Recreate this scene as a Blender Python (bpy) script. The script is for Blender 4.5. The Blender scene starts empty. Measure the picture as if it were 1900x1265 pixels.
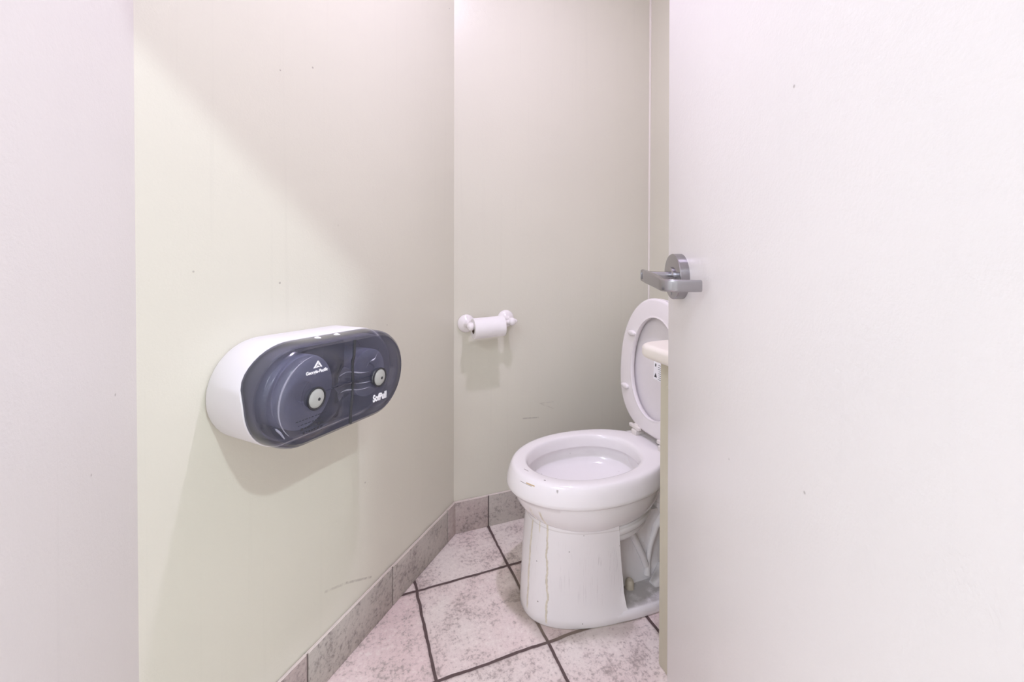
import bpy, bmesh, math, random
from mathutils import Vector, Matrix, noise as mnoise
random.seed(7)
PI = math.pi
S = bpy.context.scene
C = S.collection

# ------------------------------------------------------------------ camera
YAW, PITCH, H = math.radians(21.011), math.radians(0.722), 1.101
cd = bpy.data.cameras.new('camera'); cam = bpy.data.objects.new('camera', cd); C.objects.link(cam)
cam.location = (0, 0, H)
cam.rotation_euler = (Matrix.Rotation(-YAW, 3, 'Z') @ Matrix.Rotation(PI / 2 - PITCH, 3, 'X') @ Matrix.Rotation(math.radians(0.14), 3, 'Z')).to_euler()
cd.sensor_width = 36.0; cd.sensor_fit = 'HORIZONTAL'
cd.lens = 823.1 / 1900 * 36
cd.shift_y = (459.3 - 632.5) / 1900
cd.clip_start = 0.02
S.camera = cam

# ------------------------------------------------------------------ world, exposure
w = bpy.data.worlds.new('world'); S.world = w; w.use_nodes = True
w.node_tree.nodes['Background'].inputs[0].default_value = (1, 1, 1, 1)
w.node_tree.nodes['Background'].inputs[1].default_value = 0.0
S.view_settings.view_transform = 'Standard'
S.view_settings.look = 'None'
S.view_settings.gamma = 1
S.view_settings.use_curve_mapping = False
S.view_settings.exposure = 0.0
S.cycles.max_bounces = 14
S.cycles.diffuse_bounces = 8
S.cycles.transparent_max_bounces = 16
S.cycles.use_denoising = True
S.cycles.sample_clamp_indirect = 6

# ------------------------------------------------------------------ frames of reference
SY, CY = math.sin(YAW), math.cos(YAW)
def door_frame(lat, dep, z=0.0):          # a point given across / along the open door
    return Vector((lat * CY + dep * SY, -lat * SY + dep * CY, z))
CORNER = Vector((0.3933, 1.6299, 0))      # where the corner wall meets the back wall
R2 = 1 / math.sqrt(2)
def corner_wall(s, d, z):                 # s along the corner wall, d out from it
    return Vector((CORNER.x + s * R2 + d * R2, CORNER.y + s * R2 - d * R2, z))
CEIL, CEIL_HALL = 2.50, 2.75
Y_BACK, X_RIGHT, X_LEFT = 1.6310, 1.2830, -0.3210

# ------------------------------------------------------------------ lamps
LAMP_IN = Vector((0.49, 0.78, CEIL))
LAMP_OUT = door_frame(1.00, -0.66, CEIL_HALL)
FILL_PANEL = door_frame(-0.90, -1.60, CEIL_HALL)  # fill panel added to brighten the door
P_IN, P_OUT, P_FILL = 15.0, 37.0, 34.0
COL_IN, COL_OUT, COL_FILL = (0.83, 0.745, 1.0), (0.825, 0.94, 1.0), (0.79, 0.86, 1.0)

# ------------------------------------------------------------------ node helpers
class NT:
    def __init__(self, name):
        m = bpy.data.materials.new(name); m.use_nodes = True
        self.m = m; self.t = m.node_tree
        self.b = self.t.nodes['Principled BSDF']; self.out = self.t.nodes['Material Output']
    def n(self, typ, **kw):
        x = self.t.nodes.new(typ)
        for k, v in kw.items(): setattr(x, k, v)
        return x
    def put(self, sock, v):
        if isinstance(v, bpy.types.NodeSocket): self.t.links.new(v, sock)
        elif isinstance(v, (tuple, list)) and len(v) == 3 and sock.type == 'RGBA': sock.default_value = (*v, 1)
        else: sock.default_value = v
    def math(self, op, a, b=0.0, c=0.0, clamp=False):
        x = self.n('ShaderNodeMath', operation=op); x.use_clamp = clamp
        self.put(x.inputs[0], a); self.put(x.inputs[1], b); self.put(x.inputs[2], c)
        return x.outputs[0]
    def ramp(self, v, lo, hi, a=0.0, b=1.0):
        x = self.n('ShaderNodeMapRange'); x.interpolation_type = 'SMOOTHSTEP'
        self.put(x.inputs[0], v); self.put(x.inputs[1], lo); self.put(x.inputs[2], hi); self.put(x.inputs[3], a); self.put(x.inputs[4], b)
        return x.outputs[0]
    def mix(self, f, a, b, blend='MIX'):
        x = self.n('ShaderNodeMix', data_type='RGBA', blend_type=blend)
        self.put(x.inputs[0], f); self.put(x.inputs[6], a); self.put(x.inputs[7], b)
        return x.outputs[2]
    def obj(self):
        return self.n('ShaderNodeTexCoord').outputs['Object']
    def pos(self):
        return self.n('ShaderNodeNewGeometry').outputs['Position']
    def xyz(self, v):
        x = self.n('ShaderNodeSeparateXYZ'); self.put(x.inputs[0], v); return x.outputs
    def comb(self, x, y, z):
        q = self.n('ShaderNodeCombineXYZ'); self.put(q.inputs[0], x); self.put(q.inputs[1], y); self.put(q.inputs[2], z); return q.outputs[0]
    def noise(self, v, scale, detail=3.0, rough=0.55, col=False, lac=2.0):
        x = self.n('ShaderNodeTexNoise'); self.put(x.inputs['Vector'], v)
        x.inputs['Scale'].default_value = scale; x.inputs['Detail'].default_value = detail
        x.inputs['Roughness'].default_value = rough; x.inputs['Lacunarity'].default_value = lac
        return x.outputs['Color' if col else 'Fac']
    def scale(self, v, s):
        x = self.n('ShaderNodeMapping'); self.put(x.inputs[0], v); x.inputs['Scale'].default_value = s; return x.outputs[0]
    def voronoi(self, v, scale, feature='F1', rnd=1.0):
        x = self.n('ShaderNodeTexVoronoi', feature=feature); self.put(x.inputs['Vector'], v)
        x.inputs['Scale'].default_value = scale; x.inputs['Randomness'].default_value = rnd; return x
    def bump(self, h, strength=0.2, dist=0.001, normal=None):
        x = self.n('ShaderNodeBump'); x.inputs['Strength'].default_value = strength; x.inputs['Distance'].default_value = dist
        self.put(x.inputs['Height'], h)
        if normal is not None: self.put(x.inputs['Normal'], normal)
        return x.outputs[0]
    def stroke(self, u, v, p0, p1, wd):   # soft line from p0 to p1 in the (u, v) plane
        dx, dy = p1[0] - p0[0], p1[1] - p0[1]; L2 = dx * dx + dy * dy
        au = self.math('SUBTRACT', u, p0[0]); av = self.math('SUBTRACT', v, p0[1])
        t = self.math('MULTIPLY', self.math('ADD', self.math('MULTIPLY', au, dx), self.math('MULTIPLY', av, dy)), 1 / L2, clamp=True)
        ex = self.math('SUBTRACT', au, self.math('MULTIPLY', t, dx)); ey = self.math('SUBTRACT', av, self.math('MULTIPLY', t, dy))
        d = self.math('SQRT', self.math('ADD', self.math('MULTIPLY', ex, ex), self.math('MULTIPLY', ey, ey)))
        return self.ramp(d, wd * 0.35, wd, 1.0, 0.0)
    def maxof(self, *a):
        r = a[0]
        for q in a[1:]: r = self.math('MAXIMUM', r, q)
        return r

def simple(name, col, rough=0.5, metal=0.0, spec=0.5, coat=0.0, bump=None, mottle=0.0):
    k = NT(name); b = k.b
    b.inputs['Roughness'].default_value = rough; b.inputs['Metallic'].default_value = metal
    b.inputs['Specular IOR Level'].default_value = spec; b.inputs['Coat Weight'].default_value = coat
    b.inputs['Coat Roughness'].default_value = 0.1
    if mottle:
        n = k.noise(k.obj(), 40, 4)
        k.put(b.inputs['Base Color'], k.mix(n, tuple(c * (1 - mottle) for c in col), tuple(min(1, c * (1 + mottle)) for c in col)))
    else: k.put(b.inputs['Base Color'], col)
    if bump:
        k.put(b.inputs['Normal'], k.bump(k.noise(k.obj(), bump[0], 3), bump[1], bump[2]))
    return k.m

# ------------------------------------------------------------------ materials
def paint(name, col, rough=0.35, peel=0.10, marks=(), grime=0.07):
    """satin wall paint: roller stipple, a few specks, faint runs of grime"""
    k = NT(name); P = k.pos(); b = k.b
    big = k.noise(P, 1.7, 3)
    c = k.mix(k.ramp(big, 0.3, 0.7), tuple(x * 0.985 for x in col), tuple(min(1, x * 1.015) for x in col))
    runs = k.noise(k.scale(P, (70, 70, 1.3)), 1.0, 3)
    c = k.mix(k.math('MULTIPLY', k.ramp(runs, 0.58, 0.75), grime), c, tuple(x * 0.72 for x in col))
    v = k.voronoi(P, 16)
    keep = k.ramp(k.xyz(v.outputs['Color'])[0], 0.86, 0.88)
    spk = k.math('MULTIPLY', k.ramp(v.outputs['Distance'], 0.025, 0.05, 1.0, 0.0), keep)
    c = k.mix(k.math('MULTIPLY', spk, 0.5), c, (0.16, 0.13, 0.11))
    if marks:
        x, y, z = k.xyz(P)
        s = k.math('MULTIPLY', k.math('ADD', k.math('SUBTRACT', x, CORNER.x), k.math('SUBTRACT', y, CORNER.y)), R2)
        src = {'s': s, 'x': x}
        for (ax, p0, p1, wd, st) in marks:
            c = k.mix(k.math('MULTIPLY', k.stroke(src[ax], z, p0, p1, wd), k.math('MULTIPLY', k.ramp(k.noise(P, 60, 4, 0.7), 0.35, 0.6, 0.25, 1.0), st)), c, (0.20, 0.17, 0.14))
    k.put(b.inputs['Base Color'], c)
    b.inputs['Roughness'].default_value = rough
    b.inputs['Specular IOR Level'].default_value = 0.4
    st = k.math('ADD', k.noise(P, 260, 2), k.math('MULTIPLY', k.noise(P, 75, 2), 1.2))
    k.put(b.inputs['Normal'], k.bump(st, peel, 0.002))
    return k.m
CREAM = (0.70, 0.687, 0.588)
SC = [(-0.613, 0.222), (-0.541, 0.194), (-0.448, 0.145)]
BK = [(0.677, 0.396), (0.743, 0.391), (0.748, 0.447), (0.809, 0.446), (0.809, 0.419)]
M_paint = paint('cream_wall_paint', CREAM, marks=[('s', SC[0], SC[1], 0.0045, 0.25), ('s', SC[1], SC[2], 0.004, 0.4),
                ('x', BK[0], BK[1], 0.004, 0.35), ('x', BK[2], BK[3], 0.003, 0.2), ('x', BK[2], BK[4], 0.003, 0.16)])
M_left = paint('pale_wall_paint', (0.72, 0.69, 0.665), peel=0.16)
M_white = simple('white_ceiling_paint', (0.80, 0.79, 0.77), 0.7)
M_door = paint('white_door_paint', (0.84, 0.815, 0.80), 0.33, 0.16, grime=0.02)
M_caulk_dull = simple('dull_caulk', (0.66, 0.59, 0.55), 0.6)
M_caulk = simple('caulk', (0.84, 0.80, 0.75), 0.45)

def tile_colour(k, P, rnd, dark, pink, light):
    """mottled ceramic: cloudy patches, grit and pits"""
    n1 = k.noise(P, 5.0, 4, 0.6); n2 = k.noise(P, 85, 6, 0.75); n3 = k.noise(P, 120, 4, 0.7); n4 = k.noise(P, 10, 5, 0.7)
    mid = tuple(0.5 * (p_ + q_) for p_, q_ in zip(dark, light))
    c = k.mix(k.ramp(k.math('ADD', k.math('MULTIPLY', n1, 0.8), k.math('MULTIPLY', rnd, 0.5)), 0.40, 0.85), light, pink)
    c = k.mix(k.math('MULTIPLY', k.ramp(n4, 0.46, 0.70), 0.5), c, mid)
    n2 = k.math('ADD', n2, k.math('MULTIPLY', k.math('SUBTRACT', n4, 0.5), 0.55))
    c = k.mix(k.math('MULTIPLY', k.ramp(n2, 0.49, 0.68), 0.8), c, dark)
    c = k.mix(k.math('MULTIPLY', k.ramp(n2, 0.46, 0.32), 0.6), c, tuple(min(1, x * 1.14) for x in light))
    c = k.mix(k.math('MULTIPLY', k.ramp(n3, 0.60, 0.72), 0.45), c, tuple(x * 0.7 for x in dark))
    return c, k.math('ADD', n2, k.math('MULTIPLY', n3, 0.5))
GX, GY, GP = 0.2187, 1.0915, 0.309
def floor_mat():
    k = NT('floor_tile'); P = k.pos(); b = k.b
    wob = k.noise(P, 14, 3, col=True); wx, wy, _ = k.xyz(wob)
    x, y, z = k.xyz(P)
    gx = k.math('DIVIDE', k.math('SUBTRACT', k.math('ADD', x, k.math('MULTIPLY', k.math('SUBTRACT', wx, 0.5), 0.010)), GX), GP)
    gy = k.math('DIVIDE', k.math('SUBTRACT', k.math('ADD', y, k.math('MULTIPLY', k.math('SUBTRACT', wy, 0.5), 0.010)), GY), GP)
    def edge(g):
        f = k.math('FRACT', k.math('ADD', g, 100.0)); return k.math('SUBTRACT', 0.5, k.math('ABSOLUTE', k.math('SUBTRACT', f, 0.5)))
    e = k.math('MULTIPLY', k.math('MINIMUM', edge(gx), edge(gy)), GP)
    gw = k.math('ADD', 0.0016, k.math('MULTIPLY', k.noise(P, 9, 2), 0.0040))
    grout = k.ramp(k.math('SUBTRACT', e, gw), 0.0, 0.0014, 1.0, 0.0)
    wn = k.n('ShaderNodeTexWhiteNoise', noise_dimensions='2D')
    k.put(wn.inputs['Vector'], k.comb(k.math('FLOOR', k.math('ADD', gx, 100.0)), k.math('FLOOR', k.math('ADD', gy, 100.0)), 0.0))
    rnd = wn.outputs['Value']
    c, hgt = tile_colour(k, P, rnd, (0.35, 0.285, 0.265), (0.80, 0.655, 0.635), (0.80, 0.735, 0.685))
    c = k.mix(k.math('MULTIPLY', k.ramp(e, 0.002, 0.016, 1.0, 0.0), 0.25), c, (0.34, 0.28, 0.26))
    c = k.mix(grout, c, k.mix(k.noise(P, 90, 3), (0.085, 0.055, 0.055), (0.15, 0.105, 0.10)))
    # brown patch with an uneven edge round the toilet foot
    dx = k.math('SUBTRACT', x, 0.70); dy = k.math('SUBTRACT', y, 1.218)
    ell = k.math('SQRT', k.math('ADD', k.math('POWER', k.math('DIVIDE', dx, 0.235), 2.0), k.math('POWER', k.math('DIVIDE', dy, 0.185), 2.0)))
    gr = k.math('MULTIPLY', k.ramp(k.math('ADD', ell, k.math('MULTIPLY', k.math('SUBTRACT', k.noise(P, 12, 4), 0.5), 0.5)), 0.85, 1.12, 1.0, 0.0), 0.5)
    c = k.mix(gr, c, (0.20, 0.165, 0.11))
    k.put(b.inputs['Base Color'], c)
    k.put(b.inputs['Roughness'], k.math('ADD', 0.42, k.math('MULTIPLY', grout, 0.4)))
    hh = k.math('SUBTRACT', k.math('MULTIPLY', hgt, 0.25), k.math('MULTIPLY', k.ramp(k.math('SUBTRACT', e, gw), -0.001, 0.004, 1.0, 0.0), 1.4))
    k.put(b.inputs['Normal'], k.bump(hh, 0.55, 0.002))
    return k.m
M_floor = floor_mat()
def base_tile():
    k = NT('baseboard_tile'); P = k.pos(); b = k.b
    rnd = k.n('ShaderNodeNewGeometry').outputs['Random Per Island']
    c, hgt = tile_colour(k, P, rnd, (0.19, 0.165, 0.15), (0.47, 0.395, 0.37), (0.49, 0.455, 0.41))
    _, _, nz = k.xyz(k.n('ShaderNodeNewGeometry').outputs['Normal'])
    c = k.mix(k.ramp(nz, 0.5, 0.85), c, (0.74, 0.66, 0.61))       # pale unglazed edge along the top
    k.put(b.inputs['Base Color'], c)
    b.inputs['Roughness'].default_value = 0.45
    k.put(b.inputs['Normal'], k.bump(hgt, 0.35, 0.0015))
    return k.m
M_base = base_tile()
M_grout = simple('grout', (0.12, 0.09, 0.085), 0.85, mottle=0.25)

TOILET_Y = 1.218
def ceramic():
    """white glazed china with dried drips, scratches and dust"""
    k = NT('glazed_china'); P = k.pos(); b = k.b
    x, y, z = k.xyz(P)
    col = (0.87, 0.845, 0.845)
    c = k.mix(k.noise(P, 8, 3), tuple(q * 0.985 for q in col), col)
    ang = k.math('ARCTAN2', k.math('SUBTRACT', TOILET_Y, y), k.math('SUBTRACT', 0.74, x))     # round the pedestal, 0 at the front
    wob = k.math('SUBTRACT', k.noise(k.comb(0.0, 0.0, z), 17, 3), 0.5)
    rim_fade = k.ramp(z, 0.355, 0.335)
    def drip(a0, lean, width, zlo, zhi, amp=0.10, st=1.0):
        u = k.math('ADD', k.math('SUBTRACT', ang, a0), k.math('ADD', k.math('MULTIPLY', wob, amp), k.math('MULTIPLY', k.math('SUBTRACT', z, 0.2), lean)))
        u = k.math('ABSOLUTE', u)
        wv = k.math('MULTIPLY', k.math('ADD', 0.55, k.noise(k.comb(a0, 0.0, z), 45, 3)), width)
        core = k.ramp(k.math('DIVIDE', u, wv), 0.55, 1.1, 1.0, 0.0)
        edge = k.math('MULTIPLY', core, k.ramp(k.math('DIVIDE', u, wv), 0.45, 0.9, 0.12, 1.0))
        zz = k.math('MULTIPLY', k.ramp(z, zlo, zlo + 0.01), k.ramp(z, zhi, zhi + 0.01, 1.0, 0.0))
        return k.math('MULTIPLY', k.math('MULTIPLY', core, zz), st), k.math('MULTIPLY', k.math('MULTIPLY', edge, zz), st)
    d1, e1 = drip(0.385, 0.02, 0.0135, 0.006, 0.335, 0.12)
    d2, e2 = drip(0.27, 0.15, 0.011, 0.255, 0.335, 0.08, 0.8)
    d3, e3 = drip(0.115, 0.0, 0.016, 0.02, 0.275, 0.05, 0.9)
    d = k.maxof(d1, d2, d3); e = k.maxof(e1, e2, e3)
    c = k.mix(k.math('MULTIPLY', d, 0.72), c, (0.66, 0.60, 0.44))
    c = k.mix(k.math('MULTIPLY', e, k.math('MULTIPLY', k.ramp(k.noise(P, 90, 3), 0.38, 0.60), 0.85)), c, (0.27, 0.21, 0.11))
    # grey vertical scuffs on the pedestal
    sc = k.noise(k.scale(P, (240, 240, 9)), 1.0, 4, 0.65)
    m = k.math('MULTIPLY', k.ramp(sc, 0.57, 0.72), k.math('MULTIPLY', k.ramp(z, 0.05, 0.10), k.ramp(z, 0.20, 0.26, 1.0, 0.0)))
    c = k.mix(k.math('MULTIPLY', m, 0.40), c, (0.36, 0.33, 0.34))
    # darker line where bowl meets pedestal
    cr = k.math('MULTIPLY', k.ramp(k.math('ABSOLUTE', k.math('SUBTRACT', z, 0.2785)), 0.0, 0.003, 1.0, 0.0), 0.25)
    c = k.mix(cr, c, (0.35, 0.30, 0.25))
    # specks
    v = k.voronoi(P, 55); keep = k.ramp(k.xyz(v.outputs['Color'])[0], 0.93, 0.95)
    low = k.ramp(z, 0.36, 0.10, 0.35, 1.0)
    c = k.mix(k.math('MULTIPLY', k.math('MULTIPLY', k.ramp(v.outputs['Distance'], 0.08, 0.14, 1.0, 0.0), keep), k.math('MULTIPLY', low, 0.75)), c, (0.16, 0.14, 0.11))
    # dust and crud lying on the foot behind the skirt
    _, _, nz = k.xyz(k.n('ShaderNodeNewGeometry').outputs['Normal'])
    du = k.math('MULTIPLY', k.math('MULTIPLY', k.ramp(nz, 0.6, 0.9), k.ramp(z, 0.08, 0.06)), k.ramp(k.noise(P, 30, 6, 0.7), 0.20, 0.55))
    c = k.mix(k.math('MULTIPLY', du, 0.62), c, (0.27, 0.245, 0.225))
    # scratches on the rim
    for (p0, p1, wd, colr, st, zl, zh) in [((0.489, 1.153), (0.502, 1.131), 0.0030, (0.50, 0.33, 0.10), 0.85, 0.4145, 0.4185), ((0.480, 1.173), (0.497, 1.139), 0.0030, (0.12, 0.10, 0.08), 0.8, 0.4125, 0.4150),
                                   ((0.503, 1.203), (0.5086, 1.1876), 0.0016, (0.18, 0.15, 0.13), 0.8, 0.427, 0.44), ((0.5318, 1.1258), (0.5335, 1.1238), 0.0024, (0.15, 0.12, 0.1), 0.85, 0.425, 0.44), ((0.552, 1.086), (0.553, 1.085), 0.003, (0.25, 0.22, 0.2), 0.7, 0.39, 0.42)]:
        up = k.math('MULTIPLY', k.ramp(z, zl, zl + 0.0012), k.ramp(z, zh - 0.0012, zh, 1.0, 0.0))
        c = k.mix(k.math('MULTIPLY', k.math('MULTIPLY', k.stroke(x, y, p0, p1, wd), up), st), c, colr)
    k.put(b.inputs['Base Color'], c)
    k.put(b.inputs['Roughness'], k.math('ADD', 0.14, k.math('MULTIPLY', k.maxof(d, m, du), 0.5)))
    b.inputs['Specular IOR Level'].default_value = 0.5
    return k.m
M_china = ceramic()
M_seat = simple('white_seat_plastic', (0.82, 0.785, 0.79), 0.25, mottle=0.015)
M_lid = simple('lid_plastic', (0.74, 0.71, 0.715), 0.3, mottle=0.015)
M_hinge = simple('hinge_plastic', (0.76, 0.72, 0.68), 0.35)
M_dark = simple('dark_plastic', (0.04, 0.04, 0.045), 0.5)
M_cap = simple('yellowed_plastic', (0.62, 0.56, 0.45), 0.4, mottle=0.06)
M_chrome = simple('satin_chrome', (0.38, 0.37, 0.385), 0.25, 1.0, bump=(600, 0.03, 0.0005))
M_case = simple('dispenser_white_plastic', (0.80, 0.79, 0.81), 0.38, bump=(900, 0.03, 0.0005))
M_knob = simple('grey_plastic', (0.42, 0.43, 0.40), 0.4, mottle=0.04)
M_print = simple('white_print', (0.90, 0.90, 0.92), 0.45)
M_tissue = simple('tissue_paper', (0.86, 0.84, 0.84), 0.9, spec=0.1, bump=(300, 0.15, 0.0008))
M_innerpaper = simple('paper_inside', (0.84, 0.84, 0.92), 0.9, spec=0.1, bump=(60, 0.5, 0.004))
M_inner = simple('inner_housing', (0.05, 0.05, 0.06), 0.6)
M_card = simple('cardboard', (0.30, 0.24, 0.19), 0.9)
M_holder = simple('holder_porcelain', (0.86, 0.83, 0.83), 0.2)
M_counter = simple('cream_laminate', (0.80, 0.755, 0.68), 0.35, mottle=0.03)
M_cab = simple('cabinet_paint', (0.62, 0.585, 0.46), 0.45, mottle=0.03)
M_lampbody = simple('lamp_housing', (0.8, 0.8, 0.8), 0.5)
def smoke():
    k = NT('smoked_plastic'); k.t.nodes.remove(k.b)
    tr = k.n('ShaderNodeBsdfTransparent'); tr.inputs[0].default_value = (0.50, 0.51, 0.60, 1)
    df = k.n('ShaderNodeBsdfDiffuse'); k.put(df.inputs[0], (0.12, 0.125, 0.17))
    gl = k.n('ShaderNodeBsdfGlossy'); gl.inputs[0].default_value = (1, 1, 1, 1); gl.inputs['Roughness'].default_value = 0.16
    fr = k.n('ShaderNodeFresnel'); fr.inputs[0].default_value = 1.5
    m1 = k.n('ShaderNodeMixShader'); m1.inputs[0].default_value = 0.34
    k.t.links.new(tr.outputs[0], m1.inputs[1]); k.t.links.new(df.outputs[0], m1.inputs[2])
    m2 = k.n('ShaderNodeMixShader'); k.t.links.new(fr.outputs[0], m2.inputs[0])
    k.t.links.new(m1.outputs[0], m2.inputs[1]); k.t.links.new(gl.outputs[0], m2.inputs[2])
    k.t.links.new(m2.outputs[0], k.out.inputs[0])
    return k.m
M_smoke = smoke()
M_streak_tab = simple('streak_and_tab_plastic', (0.30, 0.30, 0.37), 0.2)  # lighter tone for the painted highlight streaks, shared with the pull tab
def glow(name, col, st):
    k = NT(name); k.put(k.b.inputs['Emission Color'], col); k.b.inputs['Emission Strength'].default_value = st
    k.put(k.b.inputs['Base Color'], (0.8, 0.8, 0.8)); return k.m

# ------------------------------------------------------------------ mesh helpers
def obj(name, verts, faces, mat, parent=None, smooth=True, loc=None, sharp=None):
    me = bpy.data.meshes.new(name); me.from_pydata([tuple(v) for v in verts], [], faces); me.update()
    return link(name, me, mat, parent, smooth, loc, sharp)
def link(name, me, mat, parent=None, smooth=True, loc=None, sharp=None):
    me.name = name
    if mat is not None:
        me.materials.clear(); me.materials.append(mat)
    if smooth:
        for p in me.polygons: p.use_smooth = True
        if sharp is not None: me.set_sharp_from_angle(angle=math.radians(sharp))
    o = bpy.data.objects.new(name, me); C.objects.link(o)
    if parent is not None: o.parent = parent
    if loc is not None: o.location = loc
    return o
class MB:
    """collects shapes, then links them as one mesh object"""
    def __init__(self): self.v = []; self.f = []
    def add(self, v, f):
        o = len(self.v); self.v += [Vector(q) for q in v]; self.f += [[i + o for i in q] for q in f]; return self
    def box(self, lo, hi, M=None):
        x0, y0, z0 = lo; x1, y1, z1 = hi
        v = [Vector(q) for q in [(x0, y0, z0), (x1, y0, z0), (x1, y1, z0), (x0, y1, z0), (x0, y0, z1), (x1, y0, z1), (x1, y1, z1), (x0, y1, z1)]]
        if M: v = [M @ q for q in v]
        return self.add(v, [(0, 3, 2, 1), (4, 5, 6, 7), (0, 1, 5, 4), (1, 2, 6, 5), (2, 3, 7, 6), (3, 0, 4, 7)])
    def rbox(self, lo, hi, r, seg=3, M=None):
        bm = bmesh.new(); bmesh.ops.create_cube(bm, size=1)
        for q in bm.verts: q.co = Vector([lo[i] + (q.co[i] + 0.5) * (hi[i] - lo[i]) for i in range(3)])
        bmesh.ops.bevel(bm, geom=bm.edges[:], offset=r, segments=seg, profile=0.5, affect='EDGES')
        bm.verts.index_update()
        v = [(M @ q.co if M else q.co.copy()) for q in bm.verts]; f = [[q.index for q in fc.verts] for fc in bm.faces]; bm.free()
        return self.add(v, f)
    def loft(self, rings, cap0=True, cap1=True, closed=True):
        n = len(rings[0]); v = [q for r in rings for q in r]; f = []
        for i in range(len(rings) - 1):
            for j in range(n if closed else n - 1):
                k = (j + 1) % n
                f.append((i * n + j, i * n + k, (i + 1) * n + k, (i + 1) * n + j))
        if cap0: f.append(tuple(reversed(range(n))))
        if cap1: f.append(tuple(range((len(rings) - 1) * n, len(rings) * n)))
        return self.add(v, f)
    def lathe(self, prof, M=None, n=48, cap0=True, cap1=True):   # prof: (radius, height) about local z
        rings = []
        for r, h in prof:
            q = [Vector((r * math.cos(2 * PI * i / n), r * math.sin(2 * PI * i / n), h)) for i in range(n)]
            rings.append([M @ p for p in q] if M else q)
        return self.loft(rings, cap0, cap1)
    def tube(self, pts, rad, n=16):
        pts = [Vector(p) for p in pts]; rings = []; up = None
        for i, p in enumerate(pts):
            t = (pts[min(i + 1, len(pts) - 1)] - pts[max(i - 1, 0)]).normalized()
            if up is None: up = t.orthogonal().normalized()
            up = (up - t * up.dot(t)).normalized(); sd = t.cross(up)
            r = rad[i] if isinstance(rad, (list, tuple)) else rad
            rings.append([p + (up * math.cos(2 * PI * j / n) + sd * math.sin(2 * PI * j / n)) * r for j in range(n)])
        return self.loft(rings)
    def build(self, name, mat, parent=None, smooth=True, loc=None, sharp=35, bevel=None):
        me = bpy.data.meshes.new(name); me.from_pydata([tuple(q) for q in self.v], [], self.f)
        bm = bmesh.new(); bm.from_mesh(me); bmesh.ops.recalc_face_normals(bm, faces=bm.faces[:]); bm.to_mesh(me); bm.free()
        o = link(name, me, mat, parent, smooth, loc, sharp)
        if bevel:
            m = o.modifiers.new('bevel', 'BEVEL'); m.width = bevel[0]; m.segments = bevel[1]; m.limit_method = 'ANGLE'; m.angle_limit = math.radians(35)
        return o
def thing(name, label, cat, loc=(0, 0, 0), rot=None, group=None):
    o = bpy.data.objects.new(name, None); C.objects.link(o); o.empty_display_size = 0.05
    o.location = loc
    if rot is not None: o.rotation_euler = rot
    o['label'] = label; o['category'] = cat
    if group: o['group'] = group
    return o
def struct(name, mb, mat, label=None, **kw):
    o = mb.build(name, mat, **kw); o['kind'] = 'structure'
    if label: o['label'] = label
    return o
def z_to(d, at=(0, 0, 0)):
    return Matrix.Translation(at) @ Vector(d).normalized().to_track_quat('Z', 'Y').to_matrix().to_4x4()

# ================================================================== SETTING
T = 0.10
def wall_prism(name, a, b, mat, outward, label, z0=0.0, z1=CEIL, ext0=0.0, ext1=0.0, thick=T):
    a, b = Vector(a), Vector(b); d = (b - a).normalized(); a = a - d * ext0; b = b + d * ext1
    o = Vector(outward).normalized() * thick
    q = [a, b, b + o, a + o]
    m = MB().add([(p.x, p.y, z0) for p in q] + [(p.x, p.y, z1) for p in q], [(0, 1, 2, 3), (4, 5, 6, 7), (0, 1, 5, 4), (1, 2, 6, 5), (2, 3, 7, 6), (3, 0, 4, 7)])
    return struct(name, m, mat, label, smooth=False)
S_LEFT = (X_LEFT - CORNER.x) / R2
L_END = Vector((X_LEFT, CORNER.y + S_LEFT * R2, 0))
wall_prism('wall_corner', L_END, (CORNER.x, Y_BACK, 0), M_paint, (-1, 1, 0), 'cream diagonal wall carrying the twin paper dispenser')
wall_prism('wall_back', (CORNER.x, Y_BACK, 0), (X_RIGHT, Y_BACK, 0), M_paint, (0, 1, 0), 'cream back wall behind the small paper roll holder', ext1=T)
# the doorway wall runs square to the open door
DW0, DW1 = 0.15, 0.25                      # its two faces, along the door
DLW0, DLW1 = 0.38, 0.48                    # and left of the opening, where it steps in
DR, DH = 0.392, 1.97
DL = (X_LEFT - DLW0 * SY) / CY
# right wall from the back wall down to the doorway wall
yr = (DW0 - X_RIGHT * SY) / CY
wall_prism('wall_right', (X_RIGHT, Y_BACK, 0), (X_RIGHT, yr, 0), M_paint, (1, 0, 0), 'cream right wall, a narrow strip between back wall and door')
yl = (DLW0 - X_LEFT * SY) / CY
wall_prism('wall_left', (X_LEFT, yl, 0), L_END, M_left, (-1, 0, 0), 'pale wall at the left edge of the picture')
def lat_of_x(x, dep): return (x - dep * SY) / CY
m = MB()
def dw_box(m, l0, l1, z0, z1, d0=DW0, d1=DW1):
    q = [door_frame(l0, d0), door_frame(l1, d0), door_frame(l1, d1), door_frame(l0, d1)]
    m.add([(p.x, p.y, z0) for p in q] + [(p.x, p.y, z1) for p in q], [(0, 1, 2, 3), (4, 5, 6, 7), (0, 1, 5, 4), (1, 2, 6, 5), (2, 3, 7, 6), (3, 0, 4, 7)])
dw_box(m, DR, 1.9, 0, CEIL_HALL); dw_box(m, -1.6, DR, DH, CEIL_HALL); dw_box(m, -1.6, DL - 0.10, 0, CEIL_HALL, DLW0, DLW1)
struct('wall_doorway', m, M_left, 'wall with the doorway the picture is taken through', smooth=False)
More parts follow.
